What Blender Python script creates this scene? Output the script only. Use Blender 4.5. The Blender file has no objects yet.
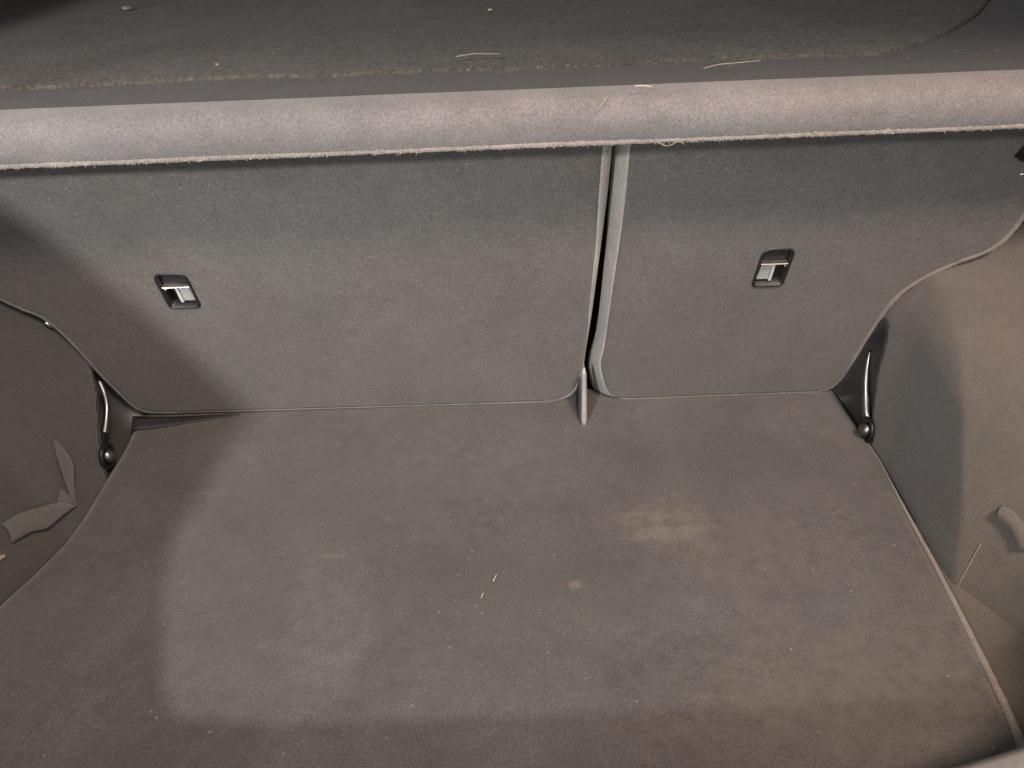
import bpy, bmesh, math, random
from mathutils import Vector, Matrix, noise
random.seed(7)
R = math.radians
scene = bpy.context.scene
col = scene.collection

# ---------------------------------------------------------------- camera
cam_data = bpy.data.cameras.new('camera')
cam = bpy.data.objects.new('camera', cam_data)
col.objects.link(cam)
cam_data.lens = 26.02
cam_data.sensor_width = 36
cam_data.clip_start = 0.01
cam_data.clip_end = 50
FW = Vector((0.0086815, 0.82899212, -0.5591929))
RT = Vector((0.99933134, -0.02705542, -0.02459443))
UP = Vector((0.03551779, 0.55860547, 0.82867268))
m = Matrix((RT, UP, -FW)).transposed().to_4x4()
m.translation = Vector((0.015, -0.82, 0.585))
cam.matrix_world = m
scene.camera = cam

# ---------------------------------------------------------------- world, lamps, exposure
world = bpy.data.worlds.new('World')
scene.world = world
world.use_nodes = True
bg = world.node_tree.nodes['Background']
bg.inputs['Color'].default_value = (0.93, 0.97, 1.0, 1)
bg.inputs['Strength'].default_value = 1.45


def disk_lamp(name, loc, target, size, power, colour):
    l = bpy.data.lights.new(name, 'AREA')
    l.shape = 'DISK'
    l.size = size
    l.energy = power
    l.color = colour
    o = bpy.data.objects.new(name, l)
    o.location = loc
    o.rotation_euler = (Vector(target) - Vector(loc)).to_track_quat('-Z', 'Y').to_euler()
    col.objects.link(o)
    return o


key = disk_lamp('ceiling_lamp', (-.78, -2.17, 1.2), (-.30, -.14, .22), .15, 5.9, (1.0, .96, .93))
key.data.spread = R(58)
disk_lamp('warm_ceiling_lamp', (.50, -1.22, 1.60), (.33, -.35, .0), .30, 42, (1.0, .75, .61))
scene.view_settings.view_transform = 'Standard'
scene.view_settings.look = 'None'
scene.view_settings.exposure = -0.24
scene.view_settings.gamma = 1

# ---------------------------------------------------------------- helpers
LEAN = R(18)
SL, CL = math.sin(LEAN), math.cos(LEAN)


def SP(u, v, w=0.0):
    """seat back coordinates -> world: u across, v up the slope, w out towards the boot"""
    return Vector((u, -v * SL - w * CL, v * CL - w * SL))


def tag(o, label=None, cat=None, group=None, kind=None):
    if label: o['label'] = label
    if cat: o['category'] = cat
    if group: o['group'] = group
    if kind: o['kind'] = kind
    return o


def root_of(p):
    off = Vector((0, 0, 0))
    while p is not None:
        off += p.location
        p = p.parent
    return off


def mk(name, verts, faces, mat, parent=None, smooth=True, loc=None):
    me = bpy.data.meshes.new(name)
    off = root_of(parent)
    if loc is not None:
        off = Vector(loc)
    me.from_pydata([tuple(Vector(v) - off) for v in verts], [], faces)
    me.validate()
    bm = bmesh.new(); bm.from_mesh(me)
    bmesh.ops.recalc_face_normals(bm, faces=bm.faces)
    bm.to_mesh(me); bm.free()
    me.materials.append(mat)
    if smooth:
        me.polygons.foreach_set('use_smooth', [True] * len(me.polygons))
    o = bpy.data.objects.new(name, me)
    col.objects.link(o)
    if parent is not None:
        o.parent = parent
    elif loc is not None:
        o.location = loc
    return o


def thing(name, loc, label, cat, group=None):
    o = bpy.data.objects.new(name, None)
    o.empty_display_size = .05
    o.location = loc
    col.objects.link(o)
    return tag(o, label, cat, group)


def catmull(pts, n=6, closed=False):
    pts = [Vector(p) for p in pts]
    out = []
    N = len(pts)
    rng = range(N if closed else N - 1)
    for i in rng:
        p0 = pts[(i - 1) % N] if (closed or i > 0) else pts[0]
        p1 = pts[i]; p2 = pts[(i + 1) % N]
        p3 = pts[(i + 2) % N] if (closed or i + 2 < N) else pts[-1]
        for k in range(n):
            t = k / n
            out.append(.5 * ((2 * p1) + (p2 - p0) * t + (2 * p0 - 5 * p1 + 4 * p2 - p3) * t * t + (3 * p1 - p0 - 3 * p2 + p3) * t ** 3))
    if not closed:
        out.append(pts[-1])
    return out


def tube_data(path, rad, seg=10, flat=1.0, closed=False, jitter=0.0):
    """verts, faces of a tube along path; rad is number or list; flat squashes it along the second axis"""
    path = [Vector(p) for p in path]
    n = len(path)
    V, F = [], []
    prev = None
    for i, p in enumerate(path):
        a = path[(i - 1) % n] if closed else path[max(0, i - 1)]
        b = path[(i + 1) % n] if closed else path[min(n - 1, i + 1)]
        t = (b - a).normalized()
        if prev is None:
            ref = Vector((0, 0, 1)) if abs(t.z) < .9 else Vector((1, 0, 0))
            nx = t.cross(ref).normalized()
        else:
            nx = (prev - t * prev.dot(t)).normalized()
        prev = nx
        ny = t.cross(nx)
        r = rad[i] if isinstance(rad, (list, tuple)) else rad
        r *= 1 + random.uniform(-jitter, jitter)
        for k in range(seg):
            a_ = 2 * math.pi * k / seg
            V.append(p + nx * math.cos(a_) * r + ny * math.sin(a_) * r * flat)
    for i in range(n if closed else n - 1):
        j = (i + 1) % n
        for k in range(seg):
            k2 = (k + 1) % seg
            F.append((i * seg + k, i * seg + k2, j * seg + k2, j * seg + k))
    if not closed:
        F.append(tuple(range(seg))[::-1])
        F.append(tuple((n - 1) * seg + k for k in range(seg)))
    return V, F


def tube(name, path, rad, mat, parent=None, **kw):
    loc = kw.pop('loc', None)
    V, F = tube_data(path, rad, **kw)
    return mk(name, V, F, mat, parent, loc=loc)


def join_data(lst):
    V, F = [], []
    for v, f in lst:
        o = len(V)
        V += list(v)
        F += [tuple(i + o for i in q) for q in f]
    return V, F


def ribbon(name, A, B, mat, parent=None, rows=3, thick=.002, n=None, sag=0.0, nrm=Vector((0, -1, 0)), loc=None):
    """strip between curves A and B with a thickness along nrm"""
    V, F = [], []
    N = len(A)
    m_ = rows + 1
    for side in (0, 1):
        for i in range(N):
            for k in range(m_):
                t = k / rows
                p = Vector(A[i]).lerp(Vector(B[i]), t) + nrm * (sag * 4 * t * (1 - t))
                V.append(p - nrm * (thick * side))
    S = N * m_
    for i in range(N - 1):
        for k in range(rows):
            a = i * m_ + k
            F.append((a, a + 1, a + m_ + 1, a + m_))
            F.append((S + a, S + a + m_, S + a + m_ + 1, S + a + 1))
        for k in (0, rows):
            a = i * m_ + k
            F.append((a, a + m_, S + a + m_, S + a))
    for i in (0, N - 1):
        for k in range(rows):
            a = i * m_ + k
            F.append((a, S + a, S + a + 1, a + 1))
    return mk(name, V, F, mat, parent, loc=loc)


def resample(pts, n):
    pts = [Vector(p) for p in pts]
    d = [0]
    for a, b in zip(pts, pts[1:]):
        d.append(d[-1] + (b - a).length)
    out = []
    j = 0
    for i in range(n):
        s = d[-1] * i / (n - 1)
        while j < len(d) - 2 and d[j + 1] < s:
            j += 1
        t = (s - d[j]) / max(1e-9, d[j + 1] - d[j])
        out.append(pts[j].lerp(pts[j + 1], min(1, t)))
    return out


def offset_poly(pts, d):
    """offset closed 2-D polygon (counter-clockwise) outward by d"""
    n = len(pts)
    out = []
    for i in range(n):
        a = Vector(pts[i - 1]); b = Vector(pts[i]); c = Vector(pts[(i + 1) % n])
        e1 = (b - a).normalized(); e2 = (c - b).normalized()
        n1 = Vector((e1.y, -e1.x)); n2 = Vector((e2.y, -e2.x))
        nn = (n1 + n2)
        if nn.length < 1e-6: nn = n1
        nn.normalize()
        k = 1 / max(.5, nn.dot(n1))
        out.append(b + nn * d * k)
    return out


# ---------------------------------------------------------------- materials
def new_mat(name):
    m_ = bpy.data.materials.new(name)
    m_.use_nodes = True
    nt = m_.node_tree
    return m_, nt, nt.nodes['Principled BSDF']


def math_node(nt, op, a, b=None, c=None, clamp=False):
    n = nt.nodes.new('ShaderNodeMath'); n.operation = op; n.use_clamp = clamp
    for i, v in enumerate((a, b, c)):
        if v is None: continue
        if isinstance(v, (int, float)): n.inputs[i].default_value = v
        else: nt.links.new(v, n.inputs[i])
    return n.outputs[0]


def noise_node(nt, vec, scale, detail=3, rough=.55, dist=0.0):
    n = nt.nodes.new('ShaderNodeTexNoise')
    n.inputs['Scale'].default_value = scale
    n.inputs['Detail'].default_value = detail
    n.inputs['Roughness'].default_value = rough
    n.inputs['Distortion'].default_value = dist
    nt.links.new(vec, n.inputs['Vector'])
    return n.outputs['Fac']


def maprange(nt, v, a, b, c, d, smooth=True):
    n = nt.nodes.new('ShaderNodeMapRange')
    if smooth: n.interpolation_type = 'SMOOTHSTEP'
    nt.links.new(v, n.inputs['Value'])
    for k, x in zip(('From Min', 'From Max', 'To Min', 'To Max'), (a, b, c, d)):
        n.inputs[k].default_value = x
    return n.outputs[0]


def mixrgb(nt, fac, a, b, mode='MIX'):
    n = nt.nodes.new('ShaderNodeMix'); n.data_type = 'RGBA'; n.blend_type = mode
    if isinstance(fac, (int, float)): n.inputs[0].default_value = fac
    else: nt.links.new(fac, n.inputs[0])
    for s, v in ((n.inputs[6], a), (n.inputs[7], b)):
        if isinstance(v, tuple): s.default_value = (*v, 1)
        else: nt.links.new(v, s)
    return n.outputs[2]


def spot(nt, vec, cx, cy, rx, ry, warp, soft=.5):
    """soft edged blotch in the object's own xy plane, 0..1"""
    mp = nt.nodes.new('ShaderNodeMapping')
    mp.inputs['Location'].default_value = (-cx / rx, -cy / ry, 0)
    mp.inputs['Scale'].default_value = (1 / rx, 1 / ry, 0)
    nt.links.new(vec, mp.inputs['Vector'])
    l = nt.nodes.new('ShaderNodeVectorMath'); l.operation = 'LENGTH'
    nt.links.new(mp.outputs[0], l.inputs[0])
    d = math_node(nt, 'ADD', l.outputs['Value'], warp)
    return maprange(nt, d, 1 - soft, 1 + soft, 1, 0)


def carpet(name, base, blots=(), grain=420, contrast=.35, mottle=.18, specks=.0, bump=.5, sheen=.25, hue=.5):
    m_, nt, p = new_mat(name)
    tc = nt.nodes.new('ShaderNodeTexCoord')
    vec = tc.outputs['Object']
    f1 = noise_node(nt, vec, grain, 4, .7)
    f2 = noise_node(nt, vec, 7, 4, .6, .6)
    f3 = noise_node(nt, vec, 60, 4, .65)
    f4 = noise_node(nt, vec, 2.6, 2, .5)
    g = maprange(nt, f1, .3, .7, 1 - contrast, 1 + contrast, False)
    g = math_node(nt, 'MULTIPLY', g, maprange(nt, f2, .3, .7, 1 - mottle, 1 + mottle, False))
    g = math_node(nt, 'MULTIPLY', g, maprange(nt, f3, .3, .7, 1 - mottle * .6, 1 + mottle * .6, False))
    # slow drift between a cooler and a browner black, as dust and wear give
    warm = (base[0] * 1.06, base[1] * .98, base[2] * .93)
    cool = (base[0] * .99, base[1] * 1.0, base[2] * .995)
    c = mixrgb(nt, maprange(nt, f4, .5 - .2, .5 + .2, 0, 1), cool, warm)
    sc = nt.nodes.new('ShaderNodeVectorMath'); sc.operation = 'SCALE'
    nt.links.new(c, sc.inputs[0]); nt.links.new(g, sc.inputs['Scale'])
    c = sc.outputs[0]
    warp_n = noise_node(nt, vec, 26, 5, .7)
    warp = maprange(nt, warp_n, .3, .7, -.6, .6, False)
    for (cx, cy, rx, ry, colr, amt, soft) in blots:
        s = spot(nt, vec, cx, cy, rx, ry, warp, soft)
        brk = maprange(nt, f3, .35, .62, .35, 1, True)
        s = math_node(nt, 'MULTIPLY', math_node(nt, 'MULTIPLY', s, brk), amt)
        c = mixrgb(nt, s, c, colr)
    if specks:
        v = nt.nodes.new('ShaderNodeTexVoronoi'); v.inputs['Scale'].default_value = 95
        nt.links.new(vec, v.inputs['Vector'])
        keep = maprange(nt, noise_node(nt, vec, 31, 2), .52, .62, 0, 1)
        s = math_node(nt, 'MULTIPLY', maprange(nt, v.outputs['Distance'], .06, .13, specks, 0), keep)
        c = mixrgb(nt, s, c, (.34, .30, .25))
    nt.links.new(c, p.inputs['Base Color'])
    p.inputs['Roughness'].default_value = .95
    p.inputs['Specular IOR Level'].default_value = .2
    p.inputs['Sheen Weight'].default_value = sheen
    p.inputs['Sheen Roughness'].default_value = .6
    b1 = nt.nodes.new('ShaderNodeBump'); b1.inputs['Strength'].default_value = bump; b1.inputs['Distance'].default_value = .0012
    nt.links.new(f1, b1.inputs['Height'])
    b2 = nt.nodes.new('ShaderNodeBump'); b2.inputs['Strength'].default_value = .35; b2.inputs['Distance'].default_value = .006
    nt.links.new(noise_node(nt, vec, 16, 3), b2.inputs['Height'])
    nt.links.new(b2.outputs[0], b1.inputs['Normal'])
    nt.links.new(b1.outputs[0], p.inputs['Normal'])
    return m_


def plastic(name, c, rough=.35, bump=0, scale=300, metal=0, coat=0):
    m_, nt, p = new_mat(name)
    tc = nt.nodes.new('ShaderNodeTexCoord')
    f = noise_node(nt, tc.outputs['Object'], scale, 3)
    f2 = noise_node(nt, tc.outputs['Object'], 25, 3)
    cc = mixrgb(nt, maprange(nt, f2, .3, .7, 0, 1), tuple(x * .85 for x in c), tuple(min(1, x * 1.15) for x in c))
    nt.links.new(cc, p.inputs['Base Color'])
    nt.links.new(maprange(nt, f2, .3, .7, rough * .8, min(1, rough * 1.25)), p.inputs['Roughness'])
    p.inputs['Metallic'].default_value = metal
    p.inputs['Coat Weight'].default_value = coat
    if bump:
        b = nt.nodes.new('ShaderNodeBump'); b.inputs['Strength'].default_value = bump; b.inputs['Distance'].default_value = .0006
        nt.links.new(f, b.inputs['Height']); nt.links.new(b.outputs[0], p.inputs['Normal'])
    return m_


dust = (.21, .18, .15)
M = {}
M['seat'] = carpet('seat_back_carpet', (.102, .099, .094), contrast=.40, mottle=.13, specks=.5,
                   blots=[(-.05, .0, .02, .02, dust, .0, .5)])
M['floor'] = carpet('floor_carpet', (.078, .0750, .0715), contrast=.40, mottle=.22, specks=.55, blots=[
    (.182, -.238, .050, .030, dust, .29, .7), (.150, -.226, .030, .010, dust, .22, .6), (.188, -.252, .040, .009, dust, .30, .6),
    (.0776, -.318, .007, .006, (.24, .18, .15), .75, .35), (.27, -.29, .06, .05, (.12, .10, .09), .6, .7), (.33, -.44, .14, .05, (.115, .10, .085), .6, .8),
    (-.178, -.265, .012, .006, dust, .4, .6), (-.10, -.12, .18, .07, (.10, .10, .098), .35, .8),
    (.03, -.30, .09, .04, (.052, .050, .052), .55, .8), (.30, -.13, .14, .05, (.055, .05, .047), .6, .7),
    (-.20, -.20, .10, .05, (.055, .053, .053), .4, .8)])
M['shelf'] = carpet('shelf_carpet', (.092, .086, .076), contrast=.6, mottle=.24, specks=.7, bump=.9, grain=260, sheen=.08)
M['shade_band'] = carpet('painted_shade_carpet', (.052, .050, .051), contrast=.3, mottle=.12, specks=.5, bump=.6, sheen=.1)  # shade behind the roll crest, painted in as a darker carpet
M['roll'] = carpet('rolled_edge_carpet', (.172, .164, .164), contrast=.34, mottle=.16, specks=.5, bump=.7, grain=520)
M['raw'] = carpet('raw_cut_edge', (.215, .20, .188), contrast=.45, mottle=.2, grain=600)
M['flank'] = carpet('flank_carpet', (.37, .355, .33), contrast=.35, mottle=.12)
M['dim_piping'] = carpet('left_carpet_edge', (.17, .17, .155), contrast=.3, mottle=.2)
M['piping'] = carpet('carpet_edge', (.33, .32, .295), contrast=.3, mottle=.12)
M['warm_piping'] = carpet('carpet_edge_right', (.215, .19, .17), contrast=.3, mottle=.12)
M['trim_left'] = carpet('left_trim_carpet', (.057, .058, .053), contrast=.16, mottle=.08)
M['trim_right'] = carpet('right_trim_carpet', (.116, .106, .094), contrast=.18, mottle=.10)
M['strap'] = carpet('strap_webbing', (.098, .098, .090), contrast=.15, mottle=.08, grain=900)
M['black'] = plastic('black_plastic', (.012, .013, .014), .45)
M['gloss'] = plastic('gloss_black', (.02, .02, .022), .16, coat=.4)
M['darkgrey'] = plastic('dark_grey_plastic', (.04, .042, .045), .4, .2)
M['chrome'] = plastic('bright_metal', (.78, .77, .75), .28, metal=1)
M['steel'] = plastic('worn_steel', (.62, .58, .55), .38, metal=1)
M['hook'] = plastic('hook_metal', (.24, .24, .24), .36, metal=1)
M['pocket'] = plastic('pocket_plastic', (.052, .052, .050), .5, .3)
M['pin'] = plastic('zinc_pin', (.50, .47, .44), .35, metal=.4)
M['whiteedge'] = plastic('white_edge', (.55, .55, .53), .35)
M['bezel'] = plastic('bezel_plastic', (.016, .017, .018), .42)
M['lever'] = plastic('lever_plastic', (.011, .012, .013), .6)
M['tab'] = plastic('pale_indicator', (.38, .385, .38), .35)
M['sill'] = plastic('sill_plastic', (.24, .22, .205), .5, .4)
M['headliner'] = carpet('headliner', (.30, .29, .27), contrast=.1)
M['shell'] = plastic('body_paint', (.17, .16, .15), .5)
M['well'] = plastic('well_felt', (.05, .052, .046), .9)
M['lint'] = plastic('lint', (.55, .48, .38), .8)
M['dustlint'] = plastic('dust_lint', (.30, .26, .21), .9)
M['straw'] = plastic('straw', (.34, .29, .21), .7)

# ================================================================ SETTING
# ---- boot floor (load board) : a sheet with a slow unevenness and real edges
left_edge = [(-.020, -.481), (-.07, -.4755), (-.13, -.4745), (-.186, -.4725), (-.23, -.475), (-.276, -.488), (-.31, -.501), (-.40, -.512), (-.50, -.515)]
right_edge = [(-.0, .462), (-.105, .4607), (-.148, .4600), (-.219, .4520), (-.303, .4440), (-.377, .4352), (-.464, .4232), (-.50, .4172)]


def interp(tab, y):
    tab = sorted(tab)
    if y <= tab[0][0]: return tab[0][1]
    for (a, b), (c, d) in zip(tab, tab[1:]):
        if y <= c:
            return b + (d - b) * (y - a) / (c - a)
    return tab[-1][1]


nx, ny = 120, 70
V, F = [], []
ys = [.03 - .555 * j / ny for j in range(ny + 1)]
for y in ys:
    x0 = interp(left_edge, y); x1 = interp(right_edge, y)
    for i in range(nx + 1):
        x = x0 + (x1 - x0) * i / nx
        e = min(x - x0, x1 - x)
        z = .0012 * noise.noise(Vector((x * 5, y * 6, 3))) - .004 * max(0, 1 - (x - x0) / .004) ** 2
        V.append((x, y, z - (.0015 if y > 0 else 0)))
for j in range(ny):
    for i in range(nx):
        a = j * (nx + 1) + i
        F.append((a, a + 1, a + nx + 2, a + nx + 1))
T = len(V)
for v in list(V): V.append((v[0], v[1], -.022))
for j in range(ny):
    for i in (0, nx):
        a = j * (nx + 1) + i
        F.append((a, a + nx + 1, a + nx + 1 + T, a + T))
for i in range(nx):
    for j in (0, ny):
        a = j * (nx + 1) + i
        F.append((a, a + 1, a + 1 + T, a + T))
boot_floor = mk('floor', V, F, M['floor'])
tag(boot_floor, 'dark carpeted load floor of the car boot with dusty smears', kind='structure')
edge = [Vector((interp(right_edge, y) + .0002 + .0026 * min(1, max(.12, (-y - .1) / .35)), y, .0005)) for y in [-.112 - .395 * i / 60 for i in range(61)]]
rad = [.0008 + .0032 * min(1, max(0, (-p.y - .10) / .38)) for p in edge]
tube('floor_edge_binding', edge, rad, M['warm_piping'], boot_floor, seg=8, flat=1.0, jitter=.08)

# ---- the dark well under the floor and behind the seats
mk('boot_well', [(-.75, -.56, -.07), (.75, -.56, -.07), (.75, .16, -.07), (-.75, .16, -.07),
                 (.75, .16, .44), (-.75, .16, .44)], [(0, 1, 2, 3), (3, 2, 4, 5)], M['well'], smooth=False)['kind'] = 'structure'


# ================================================================ SIDE TRIMS
def sstep(a, b, x):
    t = min(1, max(0, (x - a) / (b - a)))
    return t * t * (3 - 2 * t)


def arch_y(z):            # where the wheel arch ends, at each height
    tab = [(-.06, -.345), (-.027, -.335), (.009, -.325), (.055, -.303), (.097, -.276), (.145, -.242), (.177, -.200), (.1945, -.150), (.206, -.094), (.222, .0), (.25, .1)]
    return interp(tab, z)


def wall_x(y, z, side):
    tab = ([(-.06, .4655), (.0, .4655), (.06, .470), (.11, .4735), (.15, .478), (.175, .486), (.20, .506), (.222, .536), (.238, .558), (.265, .576), (.30, .588), (.5, .60)] if side > 0 else
           [(-.06, .4775), (.0, .4785), (.04, .489), (.09, .4975), (.13, .505), (.16, .513), (.18, .526), (.20, .545), (.217, .560), (.25, .576), (.30, .588), (.5, .60)])
    o = .25 * interp(tab, z - .008) + .5 * interp(tab, z) + .25 * interp(tab, z + .008)
    if side > 0:
        c = arch_y(z)
        d = c - y
        o += .40 * max(0, d) * sstep(-.004, .010, d) - .012 * (1 - sstep(0, .16, -d))
    else:
        d = -.215 - y
        o += .30 * max(0, d) * sstep(-.01, .04, d) * (1 - .3 * sstep(.1, .3, z))
    return o


def trim_panel(name, side, mat, label, hole):
    nyy, nz = 150, 130
    V, F, ok = [], [], []
    for j in range(nz + 1):
        z = -.05 + .475 * j / nz
        for i in range(nyy + 1):
            y = -.552 + .64 * i / nyy
            x = wall_x(y, z, side) + .0012 * noise.noise(Vector((y * 9, z * 9, side)))
            V.append(Vector((x * side, y, z)))
    for j in range(nz):
        for i in range(nyy):
            a = j * (nyy + 1) + i
            c = (V[a] + V[a + nyy + 2]) / 2
            if not inside(hole, c.y, c.z):
                F.append((a, a + 1, a + nyy + 2, a + nyy + 1))
    T_ = len(V)
    for v in list(V): V.append(v + Vector((.012 * side, 0, 0)))
    F2 = [tuple(T_ + k for k in f[::-1]) for f in F]
    # side walls along every open edge
    cnt = {}
    for f in F:
        for a, b in zip(f, f[1:] + f[:1]):
            cnt[(a, b)] = 1
    rim = [(a, b, b + T_, a + T_) for (a, b) in cnt if (b, a) not in cnt]
    root = thing(name, (.47 * side, -.2, 0), label, 'side trim')
    mk('trim_panel', V, F + F2 + rim, mat, root)
    return root


def inside(poly, x, y):
    r = False
    n = len(poly)
    for i in range(n):
        x1, y1 = poly[i]; x2, y2 = poly[(i + 1) % n]
        if (y1 > y) != (y2 > y) and x < (x2 - x1) * (y - y1) / (y2 - y1) + x1:
            r = not r
    return r


def smooth2(poly, n=5):
    return [(p.x, p.y) for p in catmull([Vector((a, b, 0)) for a, b in poly], n, True)]


hole_r = smooth2([(-.050, .1365), (-.0262, .1032), (-.0091, .0507), (.004, .0074), (.004, -.0228), (-.0519, -.028), (-.0999, -.0208), (-.1113, .0043), (-.0927, .0366), (-.0747, .0763), (-.066, .1138)])
hole_l = smooth2([(-.0267, .1113), (-.004, .0816), (.012, .0408), (.014, .0), (-.0209, -.025), (-.0725, -.025), (-.112, -.012), (-.1134, .0083), (-.1000, .0223), (-.0769, .0446), (-.0506, .0717), (-.0374, .0929)])

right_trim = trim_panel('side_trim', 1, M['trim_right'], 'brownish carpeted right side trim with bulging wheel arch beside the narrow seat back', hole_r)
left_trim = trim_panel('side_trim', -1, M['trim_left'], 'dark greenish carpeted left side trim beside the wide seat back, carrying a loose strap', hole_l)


def hook_pocket(side, hole, path, radii, knob, label, front):
    """black moulded pocket in the trim with the glossy lashing hook inside it"""
    root = thing('lashing_hook', (.47 * side, -.08, 0), label, 'hook', 'lashing hooks in the side trims')
    # pocket: rim, tapering wall and back
    hp = hole
    n = len(hp)
    cy = sum(p[0] for p in hp) / n; cz = sum(p[1] for p in hp) / n
    loops = []
    for sc_, dx in ((1.05, -.0008), (1.0, -.0022), (.95, -.0008), (.90, .010), (.70, .030)):
        loops.append([Vector((side * (max(wall_x(p[0], p[1], side), .4) + dx), cy + (p[0] - cy) * sc_, cz + (p[1] - cz) * sc_)) for p in hp])
    V = [v for l in loops for v in l]
    F = []
    for a in range(len(loops) - 1):
        for i in range(n):
            j = (i + 1) % n
            F.append((a * n + i, a * n + j, (a + 1) * n + j, (a + 1) * n + i))
    F.append(tuple((len(loops) - 1) * n + i for i in range(n)))
    mk('pocket', V, F, M['pocket'] , root)
    pts = catmull([Vector((side * x, y, z)) for x, y, z in path], 8)
    rr = []
    for i in range(len(pts)):
        t = i / (len(pts) - 1) * (len(radii) - 1)
        k = min(int(t), len(radii) - 2)
        rr.append(radii[k] + (radii[k + 1] - radii[k]) * (t - k))
    tube('hook_arm', pts, rr, M['hook'], root, seg=16)
    # round pivot at the foot of the hook
    kx, ky, kz = knob
    V, F = [], []
    ns, nr = 20, 12
    for a in range(nr + 1):
        th = math.pi * a / nr
        for b in range(ns):
            ph = 2 * math.pi * b / ns
            V.append(Vector((side * kx, ky, kz)) + Vector((.0085 * math.cos(th), .0095 * math.sin(th) * math.cos(ph), .0105 * math.sin(th) * math.sin(ph))))
    for a in range(nr):
        for b in range(ns):
            F.append((a * ns + b, a * ns + (b + 1) % ns, (a + 1) * ns + (b + 1) % ns, (a + 1) * ns + b))
    mk('pivot', V, F, M['hook'], root)
    ring = [Vector((side * (kx + .001), ky, kz)) + Vector((0, .0135 * math.cos(t), .015 * math.sin(t))) for t in [2 * math.pi * i / 28 for i in range(28)]]
    tube('pivot_ring', ring, .0028, M['black'], root, seg=8, closed=True)
    return root


def wp(side, pts):
    return [((wall_x(y, z, side) - o), y, z) for y, z, o in pts]


hook_pocket(1, hole_r, wp(1, [(-.0475, .0929, .004), (-.0566, .081, .007), (-.0664, .0638, .0075), (-.0777, .0444, .006), (-.0862, .029, .004), (-.093, .020, .002)]),
            [.0014, .0028, .0044, .0050, .0052, .006], wp(1, [(-.1016, .0126, .006)])[0],
            'glossy black lashing hook in the pocket of the right side trim', None)
hook_pocket(-1, hole_l, wp(-1, [(-.0385, .0844, .005), (-.0445, .0718, .007), (-.0527, .0575, .007), (-.0659, .0438, .005), (-.078, .033, .002)]),
            [.0024, .0036, .0036, .0034, .0045], wp(-1, [(-.1006, .0141, .005)])[0],
            'glossy black lashing hook in the pocket of the left side trim', None)

# raised moulding and slit on the right trim
rt = right_trim
yy = [-.24 - .31 * i / 40 for i in range(41)]
A = [Vector((interp(right_edge, y) + .003, y, -.012)) for y in yy]
B = [Vector((wall_x(y, -.004, 1) + .006, y, .004)) for y in yy]
ribbon('trim_foot', A, B, M['trim_right'], rt, rows=4, thick=.003, nrm=Vector((0, 0, 1)), sag=-.002)


def on_wall(y, z, side, out=.001):
    return Vector(((wall_x(y, z, side) - out) * side, y, z))


tube('moulded_grip', catmull([on_wall(y, z, 1, .001) for y, z in ((-.3237, .0855), (-.3288, .0865), (-.3379, .0849), (-.3473, .0802), (-.3593, .072))], 8),
     [.001, .002] + [.0068] * 29 + [.004, .003], M['trim_right'], rt, seg=14)
tube('seam', [on_wall(y, z, 1, .0002) for y, z in [(-.3284 - .0087 * t, .0484 - .061 * t) for t in [i / 20 for i in range(21)]]], .0006, M['warm_piping'], rt, seg=6)


# ================================================================ SEAT BACKS
def seat_back(name, outline, hole, label, loc, mat=None):
    """outline counter-clockwise in (u, v); a padded board with rounded edges and a cut-out for the release handle"""
    mat = mat or M['seat']
    root = thing(name, loc, label, 'seat back')
    O = [Vector(p) for p in outline]
    # make sure it is counter-clockwise
    area = sum(O[i - 1].x * O[i].y - O[i].x * O[i - 1].y for i in range(len(O)))
    if area < 0: O.reverse()
    bm = bmesh.new()
    front = [bm.verts.new(SP(p.x, p.y, 0)) for p in offset_poly(O, -.006)]
    hv = [bm.verts.new(SP(p[0], p[1], 0)) for p in hole]
    es = [bm.edges.new((front[i - 1], front[i])) for i in range(len(front))] + [bm.edges.new((hv[i - 1], hv[i])) for i in range(len(hv))]
    bmesh.ops.triangle_fill(bm, edges=es, use_beauty=True, use_dissolve=False)
    prev = front
    for d, w in ((-.003, -.0006), (-.001, -.0022), (0, -.0050), (0, -.07)):
        cur = [bm.verts.new(SP(p.x, p.y, w)) for p in offset_poly(O, d)]
        for i in range(len(cur)):
            bm.faces.new((prev[i - 1], prev[i], cur[i], cur[i - 1]))
        prev = cur
    bm.faces.new(prev)
    ph = hv
    cur = [bm.verts.new(SP(p[0], p[1], -.02)) for p in hole]
    for i in range(len(cur)):
        bm.faces.new((ph[i - 1], ph[i], cur[i], cur[i - 1]))
    bmesh.ops.recalc_face_normals(bm, faces=bm.faces)
    me = bpy.data.meshes.new('carpet_panel')
    for v in bm.verts: v.co -= Vector(loc)
    bm.to_mesh(me); bm.free()
    me.materials.append(mat)
    o = bpy.data.objects.new('carpet_panel', me); col.objects.link(o); o.parent = root
    for p in me.polygons: p.use_smooth = False
    return root


def rrect(u0, u1, v0, v1, r, n=5, rtop=None):
    rtop = rtop or r
    pts = []
    for cx, cy, a0, rr in ((u1 - r, v0 + r, -90, r), (u1 - rtop, v1 - rtop, 0, rtop), (u0 + rtop, v1 - rtop, 90, rtop), (u0 + r, v0 + r, 180, r)):
        for k in range(n + 1):
            a = R(a0 + 90 * k / n)
            pts.append((cx + rr * math.cos(a), cy + rr * math.sin(a)))
    return pts


def curve2(pts, n=5):
    return [(p.x, p.y) for p in catmull([Vector((a, b, 0)) for a, b in pts], n)]


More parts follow.
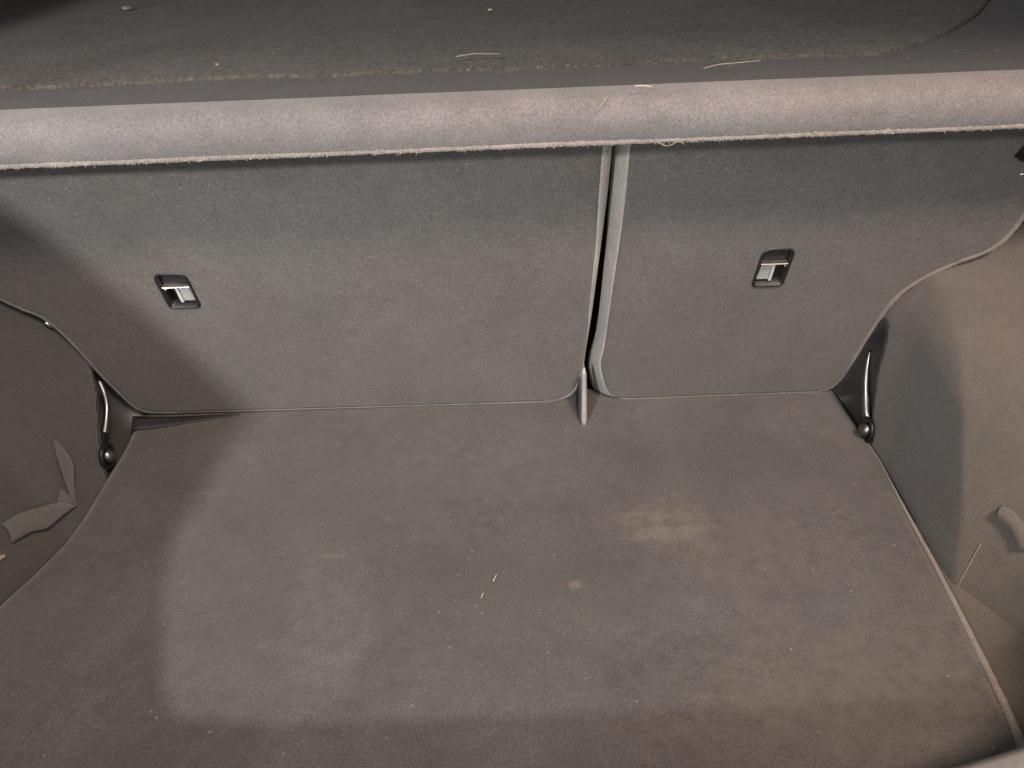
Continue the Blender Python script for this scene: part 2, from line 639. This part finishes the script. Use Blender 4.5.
hl = (-.3622, -.3278, .2062, .2578)
hr = (.2998, .3342, .2088, .2638)
TOP = .44
Lvis = curve2([(-.56, .31), (-.552, .245), (-.5435, .2274), (-.5281, .2106), (-.5111, .1932), (-.5005, .1488), (-.4943, .0912), (-.4874, .0491), (-.480, .020), (-.465, .0076), (-.43, .0050)])
Lbot = [(-.3317, .0040), (-.1294, .0020), (.05, .0005)]
Lgap = curve2([(.0678, .0005), (.0908, .0050), (.1060, .0229), (.1140, .0600), (.1169, .1253), (.1162, .1951), (.1166, .2711), (.1150, .3373), (.1140, .40)])
L_outline = Lvis + Lbot + Lgap + [(.1135, TOP), (-.56, TOP)]
Rgap = curve2([(.1405, .40), (.1425, .31), (.1412, .2101), (.1400, .1053), (.1381, .0759), (.1467, .0336), (.1585, .0075), (.1775, .0005), (.21, .0)])
Rvis = curve2([(.425, .0005), (.4441, .0010), (.458, .0088), (.4655, .0368), (.4690, .1161), (.4726, .1572), (.4793, .1856), (.4974, .212), (.5268, .2351), (.5488, .2475), (.5617, .2655), (.5660, .2995), (.567, .34)])
R_outline = Rgap + [(.2803, .0005)] + Rvis + [(.567, TOP), (.1395, TOP)]

LS = seat_back('seat_back', L_outline, rrect(*hl, .005, rtop=.009), 'wide dark grey carpeted seat back to the left of the gap', (-.2, 0, 0))
RS = seat_back('seat_back', R_outline, rrect(*hr, .005, rtop=.009), 'narrow dark grey carpeted seat back to the right of the gap', (.3, 0, 0))


def seat_edge(pts, w, rad, mat, root, name='edge_piping', flat=1.0):
    p = [SP(a, b, w) for a, b in pts]
    return tube(name, p, rad, mat, root, seg=8, jitter=.10, flat=flat)


def taper(n, lo, hi, a=.0, b=.12):
    return [lo + (hi - lo) * sstep(a, b, i / (n - 1)) for i in range(n)]


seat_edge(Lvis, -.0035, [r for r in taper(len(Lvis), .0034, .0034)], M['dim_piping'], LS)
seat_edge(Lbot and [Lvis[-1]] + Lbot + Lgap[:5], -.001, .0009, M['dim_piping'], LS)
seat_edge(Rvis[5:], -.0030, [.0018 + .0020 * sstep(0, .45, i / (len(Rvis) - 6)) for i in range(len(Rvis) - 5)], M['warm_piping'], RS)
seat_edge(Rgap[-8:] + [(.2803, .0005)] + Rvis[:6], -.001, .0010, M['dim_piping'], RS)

# flank of the wide seat back: thin at mid height, widening to top and bottom
nres = 70
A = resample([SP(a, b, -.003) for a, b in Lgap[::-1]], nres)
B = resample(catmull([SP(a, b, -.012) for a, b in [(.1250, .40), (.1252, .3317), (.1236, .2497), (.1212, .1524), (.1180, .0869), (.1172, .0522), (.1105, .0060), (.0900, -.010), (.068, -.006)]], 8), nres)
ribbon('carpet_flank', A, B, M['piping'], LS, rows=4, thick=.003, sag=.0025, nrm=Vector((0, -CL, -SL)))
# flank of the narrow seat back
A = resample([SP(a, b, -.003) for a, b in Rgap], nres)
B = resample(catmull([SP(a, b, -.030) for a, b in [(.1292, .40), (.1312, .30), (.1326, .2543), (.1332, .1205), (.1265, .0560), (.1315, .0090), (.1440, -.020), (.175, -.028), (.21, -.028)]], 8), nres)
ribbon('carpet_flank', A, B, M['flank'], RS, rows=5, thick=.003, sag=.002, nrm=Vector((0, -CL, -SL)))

# faint pressed creases
tube('pressed_crease', [SP(p[0], p[1], -.0013) for p in curve2([(.1650, .40), (.1675, .35), (.1702, .3096), (.1728, .24), (.174, .190)], 6)], .0018, M['seat'], RS, seg=8)
tube('pressed_crease', [SP(p[0], p[1], -.0013) for p in curve2([(.4650, .272), (.4753, .2763), (.4964, .2891), (.5191, .308), (.5304, .3266), (.539, .347), (.543, .37)], 6)], .0022, M['seat'], RS, seg=8)

# dark under-lip in the left corner
ribbon('corner_tongue', resample([SP(-.487, .0075, .004), SP(-.44, .003, .004), SP(-.345, .003, .003)], 12),
       resample([Vector((-.479, -.034, .004)), Vector((-.455, -.031, .003)), Vector((-.345, -.006, .002))], 12), M['darkgrey'], LS, rows=3, thick=.002, nrm=Vector((0, -.4, .9)))


# ---- release handles
def release_handle(root, u0, u1, v0, v1, mirror):
    s = -1 if mirror else 1
    um = (u0 + u1) / 2; hw = (u1 - u0) / 2

    def U(a): return um + s * a * hw          # a in -1..1, -1 = the outer (window) side
    # bezel ring
    outer = offset_poly([Vector(p) for p in rrect(u0, u1, v0, v1, .005, 6, .009)], .0014)
    inner = offset_poly([Vector(p) for p in rrect(u0, u1, v0, v1, .005, 6, .009)], -.0012)
    n = len(outer)
    V = [SP(p.x, p.y, .0002) for p in outer] + [SP(p.x, p.y, .0020) for p in offset_poly(outer, -.0009)] + [SP(p.x, p.y, .0016) for p in inner] + [SP(p.x, p.y, -.014) for p in inner]
    F = []
    for a in range(3):
        for i in range(n):
            j = (i + 1) % n
            F.append((a * n + i, a * n + j, (a + 1) * n + j, (a + 1) * n + i))
    bez = mk('handle_bezel', V, F, M['bezel'], root)
    mk('recess', [SP(p.x, p.y, -.0135) for p in inner], [tuple(range(n))], M['black'], bez, smooth=False)
    vm = v0 + (v1 - v0) * .60
    # upper lever, a curved flap

    def box(name, pts, w0, w1, mat, par, bev=.0008):
        pp = [Vector(p) for p in pts]
        ar = sum(pp[i - 1].x * pp[i].y - pp[i].x * pp[i - 1].y for i in range(len(pp)))
        if ar < 0: pp.reverse()
        ins = offset_poly(pp, -bev)
        m_ = len(pp)
        V = [SP(p.x, p.y, w0) for p in pp] + [SP(p.x, p.y, w1 - bev) for p in pp] + [SP(p.x, p.y, w1) for p in ins]
        F = [tuple(range(m_))[::-1], tuple(2 * m_ + i for i in range(m_))]
        for a in range(2):
            for i in range(m_):
                j = (i + 1) % m_
                F.append((a * m_ + i, a * m_ + j, (a + 1) * m_ + j, (a + 1) * m_ + i))
        return mk(name, V, F, mat, par, smooth=False)
    box('lever', rrect(u0 + .0022, u1 - .0022, vm + .0015, v1 - .002, .002, 4, .0075), -.012, -.0055, M['lever'], bez)
    box('lever_lip', [(u0 + .0020, vm - .0010), (u1 - .0020, vm - .0010), (u1 - .0020, vm + .0008), (u0 + .0020, vm + .0008)], -.012, .0010, M['steel'], bez, .0006)
    # window with the pale indicator tab
    box('indicator', [(U(-.05), v0 + .0050), (U(.76), v0 + .0050), (U(.66), vm - .0035), (U(-.03), vm - .0035)], -.0125, -.0045, M['tab'], bez, .0012)
    box('indicator_edge', [(U(-.23), v0 + .0050), (U(-.04), v0 + .0050), (U(-.02), vm - .0030), (U(-.20), vm - .0030)], -.0125, -.0022, M['whiteedge'], bez, .0006)
    box('guide', [(U(-.36), v0 + .016), (U(-.30), v0 + .010), (U(-.30), vm - .003), (U(-.62), vm - .003)], -.0125, -.0085, M['darkgrey'], bez, .0006)
    box('rivet', rrect(min(U(-.84), U(-.72)), max(U(-.84), U(-.72)), vm - .0062, vm - .0030, .0010, 3), -.0125, -.0005, M['chrome'], bez, .0005)
    box('lower_lip', [(u0 + .004, v0 - .0006), (u1 - .003, v0 - .0006), (u1 - .003, v0 + .0004), (u0 + .004, v0 + .0004)], -.003, .0018, M['steel'], bez, .0005)


release_handle(LS, *hl, False)
release_handle(RS, *hr, True)

# small latch parts at the top right and the left edge
mk('latch_wedge', *join_data([([SP(.514, .374, .001), SP(.522, .402, .001), SP(.545, .402, .001), SP(.545, .374, .001), SP(.516, .376, .012), SP(.524, .400, .012), SP(.543, .400, .012), SP(.543, .376, .012)],
                               [(0, 1, 2, 3), (4, 5, 6, 7), (0, 1, 5, 4), (1, 2, 6, 5), (2, 3, 7, 6), (3, 0, 4, 7)])]), M['black'], RS, smooth=False)
tube('latch_pin', [SP(.531, .352, .0005), SP(.540, .3535, .0015)], .0014, M['chrome'], RS)
tube('latch_pin', [SP(-.5135, .1885, -.001), SP(-.5105, .1800, -.0015)], .0017, M['chrome'], LS)

# ---- bracket between the seat backs
br = thing('centre_bracket', (.115, -.05, 0), 'ribbed steel bracket standing in the gap between the seat backs', 'bracket')
axis = [Vector((.1152, -.0535 + .020 * t, -.002 + .078 * t)) for t in [i / 60 for i in range(61)]]
rr = []
for i in range(61):
    t = i / 60
    r = .0041 * min(1, math.sqrt(max(0.02, t / .10))) * (1 - .25 * t) * (1.0 if t < .9 else 1 - (t - .9) * 6)
    rr.append(max(.0008, r) * (1 + (.13 if i % 2 else -.13)))
tube('ribbed_pin', axis, rr, M['pin'], br, seg=16)
mk('slot_plate', *join_data([([Vector((.1085, -.045, -.003)), Vector((.1210, -.045, -.003)), Vector((.1195, -.004, .062)), Vector((.1125, -.004, .062)),
                              Vector((.1085, -.010, -.003)), Vector((.1210, -.010, -.003)), Vector((.1195, .03, .062)), Vector((.1125, .03, .062))],
                             [(0, 1, 2, 3), (4, 5, 6, 7), (0, 1, 5, 4), (1, 2, 6, 5), (2, 3, 7, 6), (3, 0, 4, 7)])]), M['black'], br, smooth=False)

# ================================================================ PARCEL SHELF
shelf = thing('parcel_shelf', (0, -.15, .40), 'carpeted parcel shelf with a thick pale rolled front edge above the seat backs', 'parcel shelf')
prof = catmull([Vector((0, a, b)) for a, b in [(-.168, .4035), (-.186, .4020), (-.1945, .4035), (-.1990, .4085), (-.2030, .4170), (-.2045, .4255), (-.2025, .4335), (-.1970, .4395), (-.188, .4432), (-.176, .4450),
                (-.158, .4455), (-.132, .4452), (-.108, .4448), (-.0985, .4442), (-.0960, .4400), (-.0938, .4398), (-.0915, .4456), (-.086, .4474), (-.070, .4488), (-.04, .4508), (.0, .4528), (.06, .4550), (.2, .456), (.4, .458), (.9, .462)]], 5)
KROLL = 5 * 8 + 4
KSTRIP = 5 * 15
nxs = 420
V, F = [], []
for i in range(nxs + 1):
    x = -.90 + 1.80 * i / nxs
    sh_ = max(0, (x - .36) / .17) ** 1.4 * .15
    for k, p in enumerate(prof):
        y, z = p.y, p.z
        g = sstep(-.165, -.10, y)
        y2 = y + (sh_ * g if y < .1 else sh_ * max(0, 1 - (y - .1) / .7))
        z += .0032 * x / .45
        wv = .0012 * noise.noise(Vector((x * 7, y * 20, z * 20))) + .0005 * noise.noise(Vector((x * 60, y * 60, z * 60)))
        if k < 12:
            z += .0006 * noise.noise(Vector((x * 220, 1, 4))) + .0005 * noise.noise(Vector((x * 45, 1, 4)))
        if z > .44: wv += .0016 * noise.noise(Vector((x * 6, y * 9, 7)))
        V.append(Vector((x, y2 - (wv if y < -.15 else 0), z + (wv if y >= -.15 else 0))))
n = len(prof)
T = len(V)
for i in range(nxs + 1):
    x = -.90 + 1.80 * i / nxs
    V.append(Vector((x, -.168, .408))); V.append(Vector((x, .9, .44)))
for i in range(nxs):
    for k in range(n - 1):
        a = i * n + k
        F.append((a, a + 1, a + n + 1, a + n))
    F.append((i * n, (i + 1) * n, T + 2 * i + 2, T + 2 * i))
    F.append((T + 2 * i, T + 2 * i + 2, T + 2 * i + 3, T + 2 * i + 1))
    F.append((i * n + n - 1, T + 2 * i + 1, T + 2 * i + 3, (i + 1) * n + n - 1))
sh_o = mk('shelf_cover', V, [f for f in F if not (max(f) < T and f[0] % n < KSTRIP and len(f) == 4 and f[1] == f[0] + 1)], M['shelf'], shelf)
mk('painted_shade_band', V, [f for f in F if (max(f) < T and KROLL <= f[0] % n < KSTRIP and f[1] == f[0] + 1)], M['shade_band'], shelf)  # part of the shelf top, its shade put into the colour
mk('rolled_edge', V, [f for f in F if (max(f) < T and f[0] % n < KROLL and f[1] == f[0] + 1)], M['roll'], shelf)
# pale raw edge strip under the roll, with its loose fibres
lip = [Vector((-.66 + 1.32 * i / 500, -.1945 + .0005 * noise.noise(Vector((i * .31, 0, 0))), .4035 + .0032 * (-.66 + 1.32 * i / 500) / .45 + .0007 * noise.noise(Vector((i * .37, 5, 0))))) for i in range(501)]
tube('raw_edge', lip, .0027, M['raw'], shelf, seg=7, jitter=.06)


def fibre(p, d, L, r, bend=.3, segs=3):
    d = d.normalized()
    side = d.cross(Vector((random.uniform(-1, 1), random.uniform(-1, 1), random.uniform(-1, 1)))).normalized()
    pts = [p + d * L * t + side * L * bend * t * t for t in [i / segs for i in range(segs + 1)]]
    return tube_data(pts, [r * (1 - .6 * i / segs) for i in range(segs + 1)], seg=3)


fib = []
for i in range(1500):
    x = random.uniform(-.55, .6)
    z0 = .4025 + .0032 * x / .45
    fib.append(fibre(Vector((x, -.1965 - random.uniform(0, .002), z0 + random.uniform(-.001, .004))),
                     Vector((random.uniform(-1.4, 1.4), random.uniform(-1, .1), random.uniform(-1.0, .4))), random.uniform(.0007, .0024), random.uniform(.00015, .0003)))
Vf, Ff = join_data(fib)
tag(mk('loose_fibres', Vf, Ff, M['lint'], shelf), kind='stuff')

# ================================================================ LOOSE STRAP on the left trim
st = thing('loose_strap', (-.474, -.2, .02), 'loose grey fabric strap with a bent free end hanging on the left side trim', 'strap')


def wl(pts, out):
    return [on_wall(y, z, -1, o) for (y, z), o in zip(pts, out)]


A = resample(catmull(wl([(-.1531, .0813), (-.1688, .0651), (-.1833, .0362), (-.1898, .0148)], [.002, .007, .008, .004]), 8), 24)
B = resample(catmull(wl([(-.1500, .0790), (-.1546, .0502), (-.1742, .0330), (-.1872, .0124)], [.002, .009, .009, .004]), 8), 24)
ribbon('upright_strip', A, B, M['strap'], st, rows=4, thick=.0012, sag=.002, nrm=Vector((1, 0, 0)))
A = resample(catmull(wl([(-.1890, .0161), (-.201, .0315), (-.2265, .0483), (-.2448, .0576), (-.2614, .0586)], [.003, .007, .009, .008, .005]), 8), 30)
B = resample(catmull(wl([(-.1900, .0125), (-.2134, .0222), (-.236, .0267), (-.2485, .0338), (-.267, .0369)], [.003, .008, .010, .009, .006]), 8), 30)
ribbon('broad_strip', A, B, M['strap'], st, rows=5, thick=.0012, sag=.003, nrm=Vector((1, 0, 0)))
A = resample(wl([(-.1856, .037), (-.1977, .0346), (-.2022, .0313)], [.002, .004, .004]), 8)
B = resample(wl([(-.1839, .0309), (-.1848, .0195), (-.1893, .016)], [.002, .006, .005]), 8)
ribbon('folded_stub', A, B, M['strap'], st, rows=3, thick=.0012, sag=.001, nrm=Vector((1, 0, 0)))

# ================================================================ TAILGATE OPENING (frame of the car body round the boot)
ap = [(-.76, 1.02), (-.64, .66), (-.530, .518), (-.491, .441), (-.462, .36), (-.451, .312), (-.440, .234), (-.401, .172), (-.366, .129), (-.333, .097), (-.294, .082), (-.18, .077), (-.05, .076), (.12, .076),
      (.25, .077), (.30, .082), (.345, .097), (.385, .125), (.42, .172), (.452, .234), (.470, .312), (.505, .441), (.538, .518), (.64, .66), (.76, 1.02)]
ap = curve2(ap, 3)
fr = thing('tailgate_opening', (0, -.6, 0), 'pale grey plastic sill and rounded corner of the tailgate opening in the lower right corner', 'door frame')


def frame_ring(name, inner_pts, y0, y1, width, mat, bev=.004):
    I = [Vector(p) for p in inner_pts]
    nrm = []
    for i in range(len(I)):
        a = I[max(0, i - 1)]; b = I[min(len(I) - 1, i + 1)]
        e = (b - a).normalized()
        nrm.append(Vector((e.y, -e.x)))          # outward: away from the opening
    V, F = [], []
    for i, p in enumerate(I):
        o = p - nrm[i] * 0
        q = [(0, y0 + (-bev)), (bev, y0), (width, y0), (width, y1), (bev, y1), (0, y1 + bev)]
        for d, y in q:
            r = p + nrm[i] * d
            V.append(Vector((r.x, y, r.y)))
    k = 6
    for i in range(len(I) - 1):
        for a in range(k):
            b = (a + 1) % k
            F.append((i * k + a, i * k + b, (i + 1) * k + b, (i + 1) * k + a))
    return mk(name, V, F, mat, fr)


frame_ring('body_frame', ap, -.562, -.62, .36, M['shell'])
hd = [Vector((-.82, -.562, .96)), Vector((.82, -.562, .96)), Vector((.82, -.562, 1.12)), Vector((-.82, -.562, 1.12))]
hd += [v + Vector((0, -.058, 0)) for v in hd]
mk('roof_header', hd, [(0, 1, 2, 3), (4, 5, 6, 7), (0, 1, 5, 4), (1, 2, 6, 5), (2, 3, 7, 6), (3, 0, 4, 7)], M['shell'], fr, smooth=False)
rf = []
for a in range(13):
    t = a / 12
    rf.append([Vector((-.80 + 1.6 * t, y, 1.0 + .06 * math.sin(math.pi * t) - h)) for y, h in ((-.565, 0), (0, -.02), (.6, 0), (1.0, .06))])
V = [v for l in rf for v in l]
mk('roof_lining', V, [(i * 4 + k, i * 4 + k + 1, i * 4 + k + 5, i * 4 + k + 4) for i in range(12) for k in range(3)], M['headliner'], fr)
for sx in (-1, 1):
    q = [(.80, -.565, 1.0), (.80, 1.0, .94), (.93, 1.0, .40), (.93, -.565, .40), (.78, -.565, -.1), (.78, 1.0, -.1)]
    mk('side_shell', [Vector((sx * a, b, c)) for a, b, c in q], [(0, 1, 2, 3), (3, 2, 5, 4)], M['headliner'], fr, smooth=False)
mk('cabin_end', [Vector(v) for v in ((-.93, 1.0, -.1), (.93, 1.0, -.1), (.93, 1.0, 1.0), (-.93, 1.0, 1.0))], [(0, 1, 2, 3)], M['headliner'], fr, smooth=False)
cor = curve2([(.300, .0735), (.312, .077), (.325, .084), (.345, .0960), (.385, .124), (.42, .171)], 6)
corner = [(p[0], p[1] + .002) for p in cor]
frame_ring('corner_trim', corner, -.552, -.625, .06, M['sill'], bev=.008)

# ================================================================ SMALL LOOSE THINGS
def thread(label, pts, r, mat, cat='fibre', name='lint_thread'):
    pts = catmull(pts, 5)
    loc = pts[0]
    return tag(tube(name, pts, r, mat, None, seg=5, jitter=.25, loc=loc), label, cat, None)


ZS = .4565
thread('longest pale straw fibre lying in the shelf groove right of the seat gap', [(.186, -.178, .4565), (.200, -.172, .458), (.218, -.172, .459), (.236, -.166, .4588)], .0004, M['straw'])
thread('short white fibre lying level on the rolled shelf edge above the seat gap', [(.126, -.203, .4500), (.133, -.2015, .4498), (.140, -.203, .4490)], .0005, M['lint'])
thread('slanting thin straw crossing the shelf edge above the seat gap', [(.096, -.2065, .4320), (.100, -.207, .438), (.104, -.2035, .4425)], .0004, M['straw'])
thread('thick whitish crumb streak on the parcel shelf above the wide seat back', [(-.020, -.088, .4555), (-.004, -.086, .457), (.010, -.086, .4565), (.022, -.080, .4550)], .0006, M['dustlint'], 'crumb streak')
thread('pair of short fibre ends hanging off the shelf edge above the gap', [(.148, -.1985, .4045), (.157, -.2005, .4010), (.166, -.2000, .4042), (.171, -.2010, .4020)], .0003, M['straw'])
thread('tiny bright white fibre on the floor, the upper of two near the middle', [(-.0010, -.302, .0018), (-.0025, -.306, .0025), (-.0045, -.310, .0015)], .0006, M['lint'])
thread('tiny bright white fibre on the floor, the lower of two near the middle', [(-.0140, -.325, .0018), (-.0155, -.328, .0024), (-.0165, -.331, .0016)], .0005, M['lint'])


def crumb(label, loc, r, mat):
    bm = bmesh.new()
    bmesh.ops.create_icosphere(bm, subdivisions=2, radius=r)
    for v in bm.verts:
        v.co *= 1 + .55 * noise.noise(v.co * (1.3 / r) + Vector((loc[0] * 99, 0, 0)))
        v.co.z *= .45
    me = bpy.data.meshes.new('crumb'); bm.to_mesh(me); bm.free(); me.materials.append(mat)
    o = bpy.data.objects.new('crumb', me); o.location = loc; col.objects.link(o)
    return tag(o, label, 'crumb')


crumb('flat whitish crumb near the top left of the parcel shelf', (-.485, .32, .4585), .0055, M['dustlint'])
crumb('tiny yellowish crumb beside the shelf groove above the left release handle', (-.2398, -.083, .4545), .0020, M['straw'])
crumb('pale crumb on the parcel shelf just above the crumb streak', (.0121, .19, .4585), .0030, M['lint'])
o = crumb('yellowish crumb stuck at the left picture edge below the loose strap', (-.5045, -.2794, .0301), .0032, M['straw'])


def specks(name, label, pts, rmin, rmax, mat):
    L_ = []
    for p in pts:
        r = random.uniform(rmin, rmax)
        if random.random() < .5:
            L_.append(fibre(Vector(p), Vector((random.uniform(-1, 1), random.uniform(-1, 1), random.uniform(-.1, .4))), r * 4, r * .30, .6))
        else:
            v = [Vector(p) + Vector((random.uniform(-r, r), random.uniform(-r, r), random.uniform(-.2 * r, r))) for _ in range(4)]
            L_.append((v, [(0, 1, 2), (0, 2, 3), (0, 3, 1), (1, 3, 2)]))
    V_, F_ = join_data(L_)
    return tag(mk(name, V_, F_, mat, None, smooth=False), label, 'lint', kind='stuff')


pts = [(random.uniform(-.45, .42), random.uniform(-.5, -.02), .0014) for _ in range(90)]
for cx, cy, sx, sy, n_ in ((.18, -.24, .05, .03, 60), (-.10, -.27, .12, .10, 80), (.31, -.19, .05, .03, 40), (-.02, -.1, .2, .05, 50), (-.16, -.36, .08, .03, 30)):
    pts += [(random.gauss(cx, sx), random.gauss(cy, sy), .0016) for _ in range(n_)]
pts = [p for p in pts if -.45 < p[0] < .42 and -.5 < p[1] < -.01]
specks('floor_lint', 'fine pale lint and dust specks scattered over the boot floor', pts, .0002, .0006, M['dustlint'])
pts = []
for _ in range(260):
    x = random.uniform(-.6, .6); y = random.uniform(-.1, .4) if random.random() < .8 else random.uniform(-.19, -.14)
    pts.append((x, y, .4570 + .0032 * x / .45))
specks('shelf_lint', 'fine pale lint and dust specks scattered over the parcel shelf', pts, .0003, .0009, M['dustlint'])
pts = [SP(random.uniform(-.45, .10), random.uniform(.01, .36), .0006) for _ in range(70)] + [SP(random.uniform(.16, .45), random.uniform(.01, .36), .0006) for _ in range(45)]
specks('seat_back_lint', 'fine pale lint clinging to the carpet of both seat backs', pts, .0002, .0006, M['lint'])
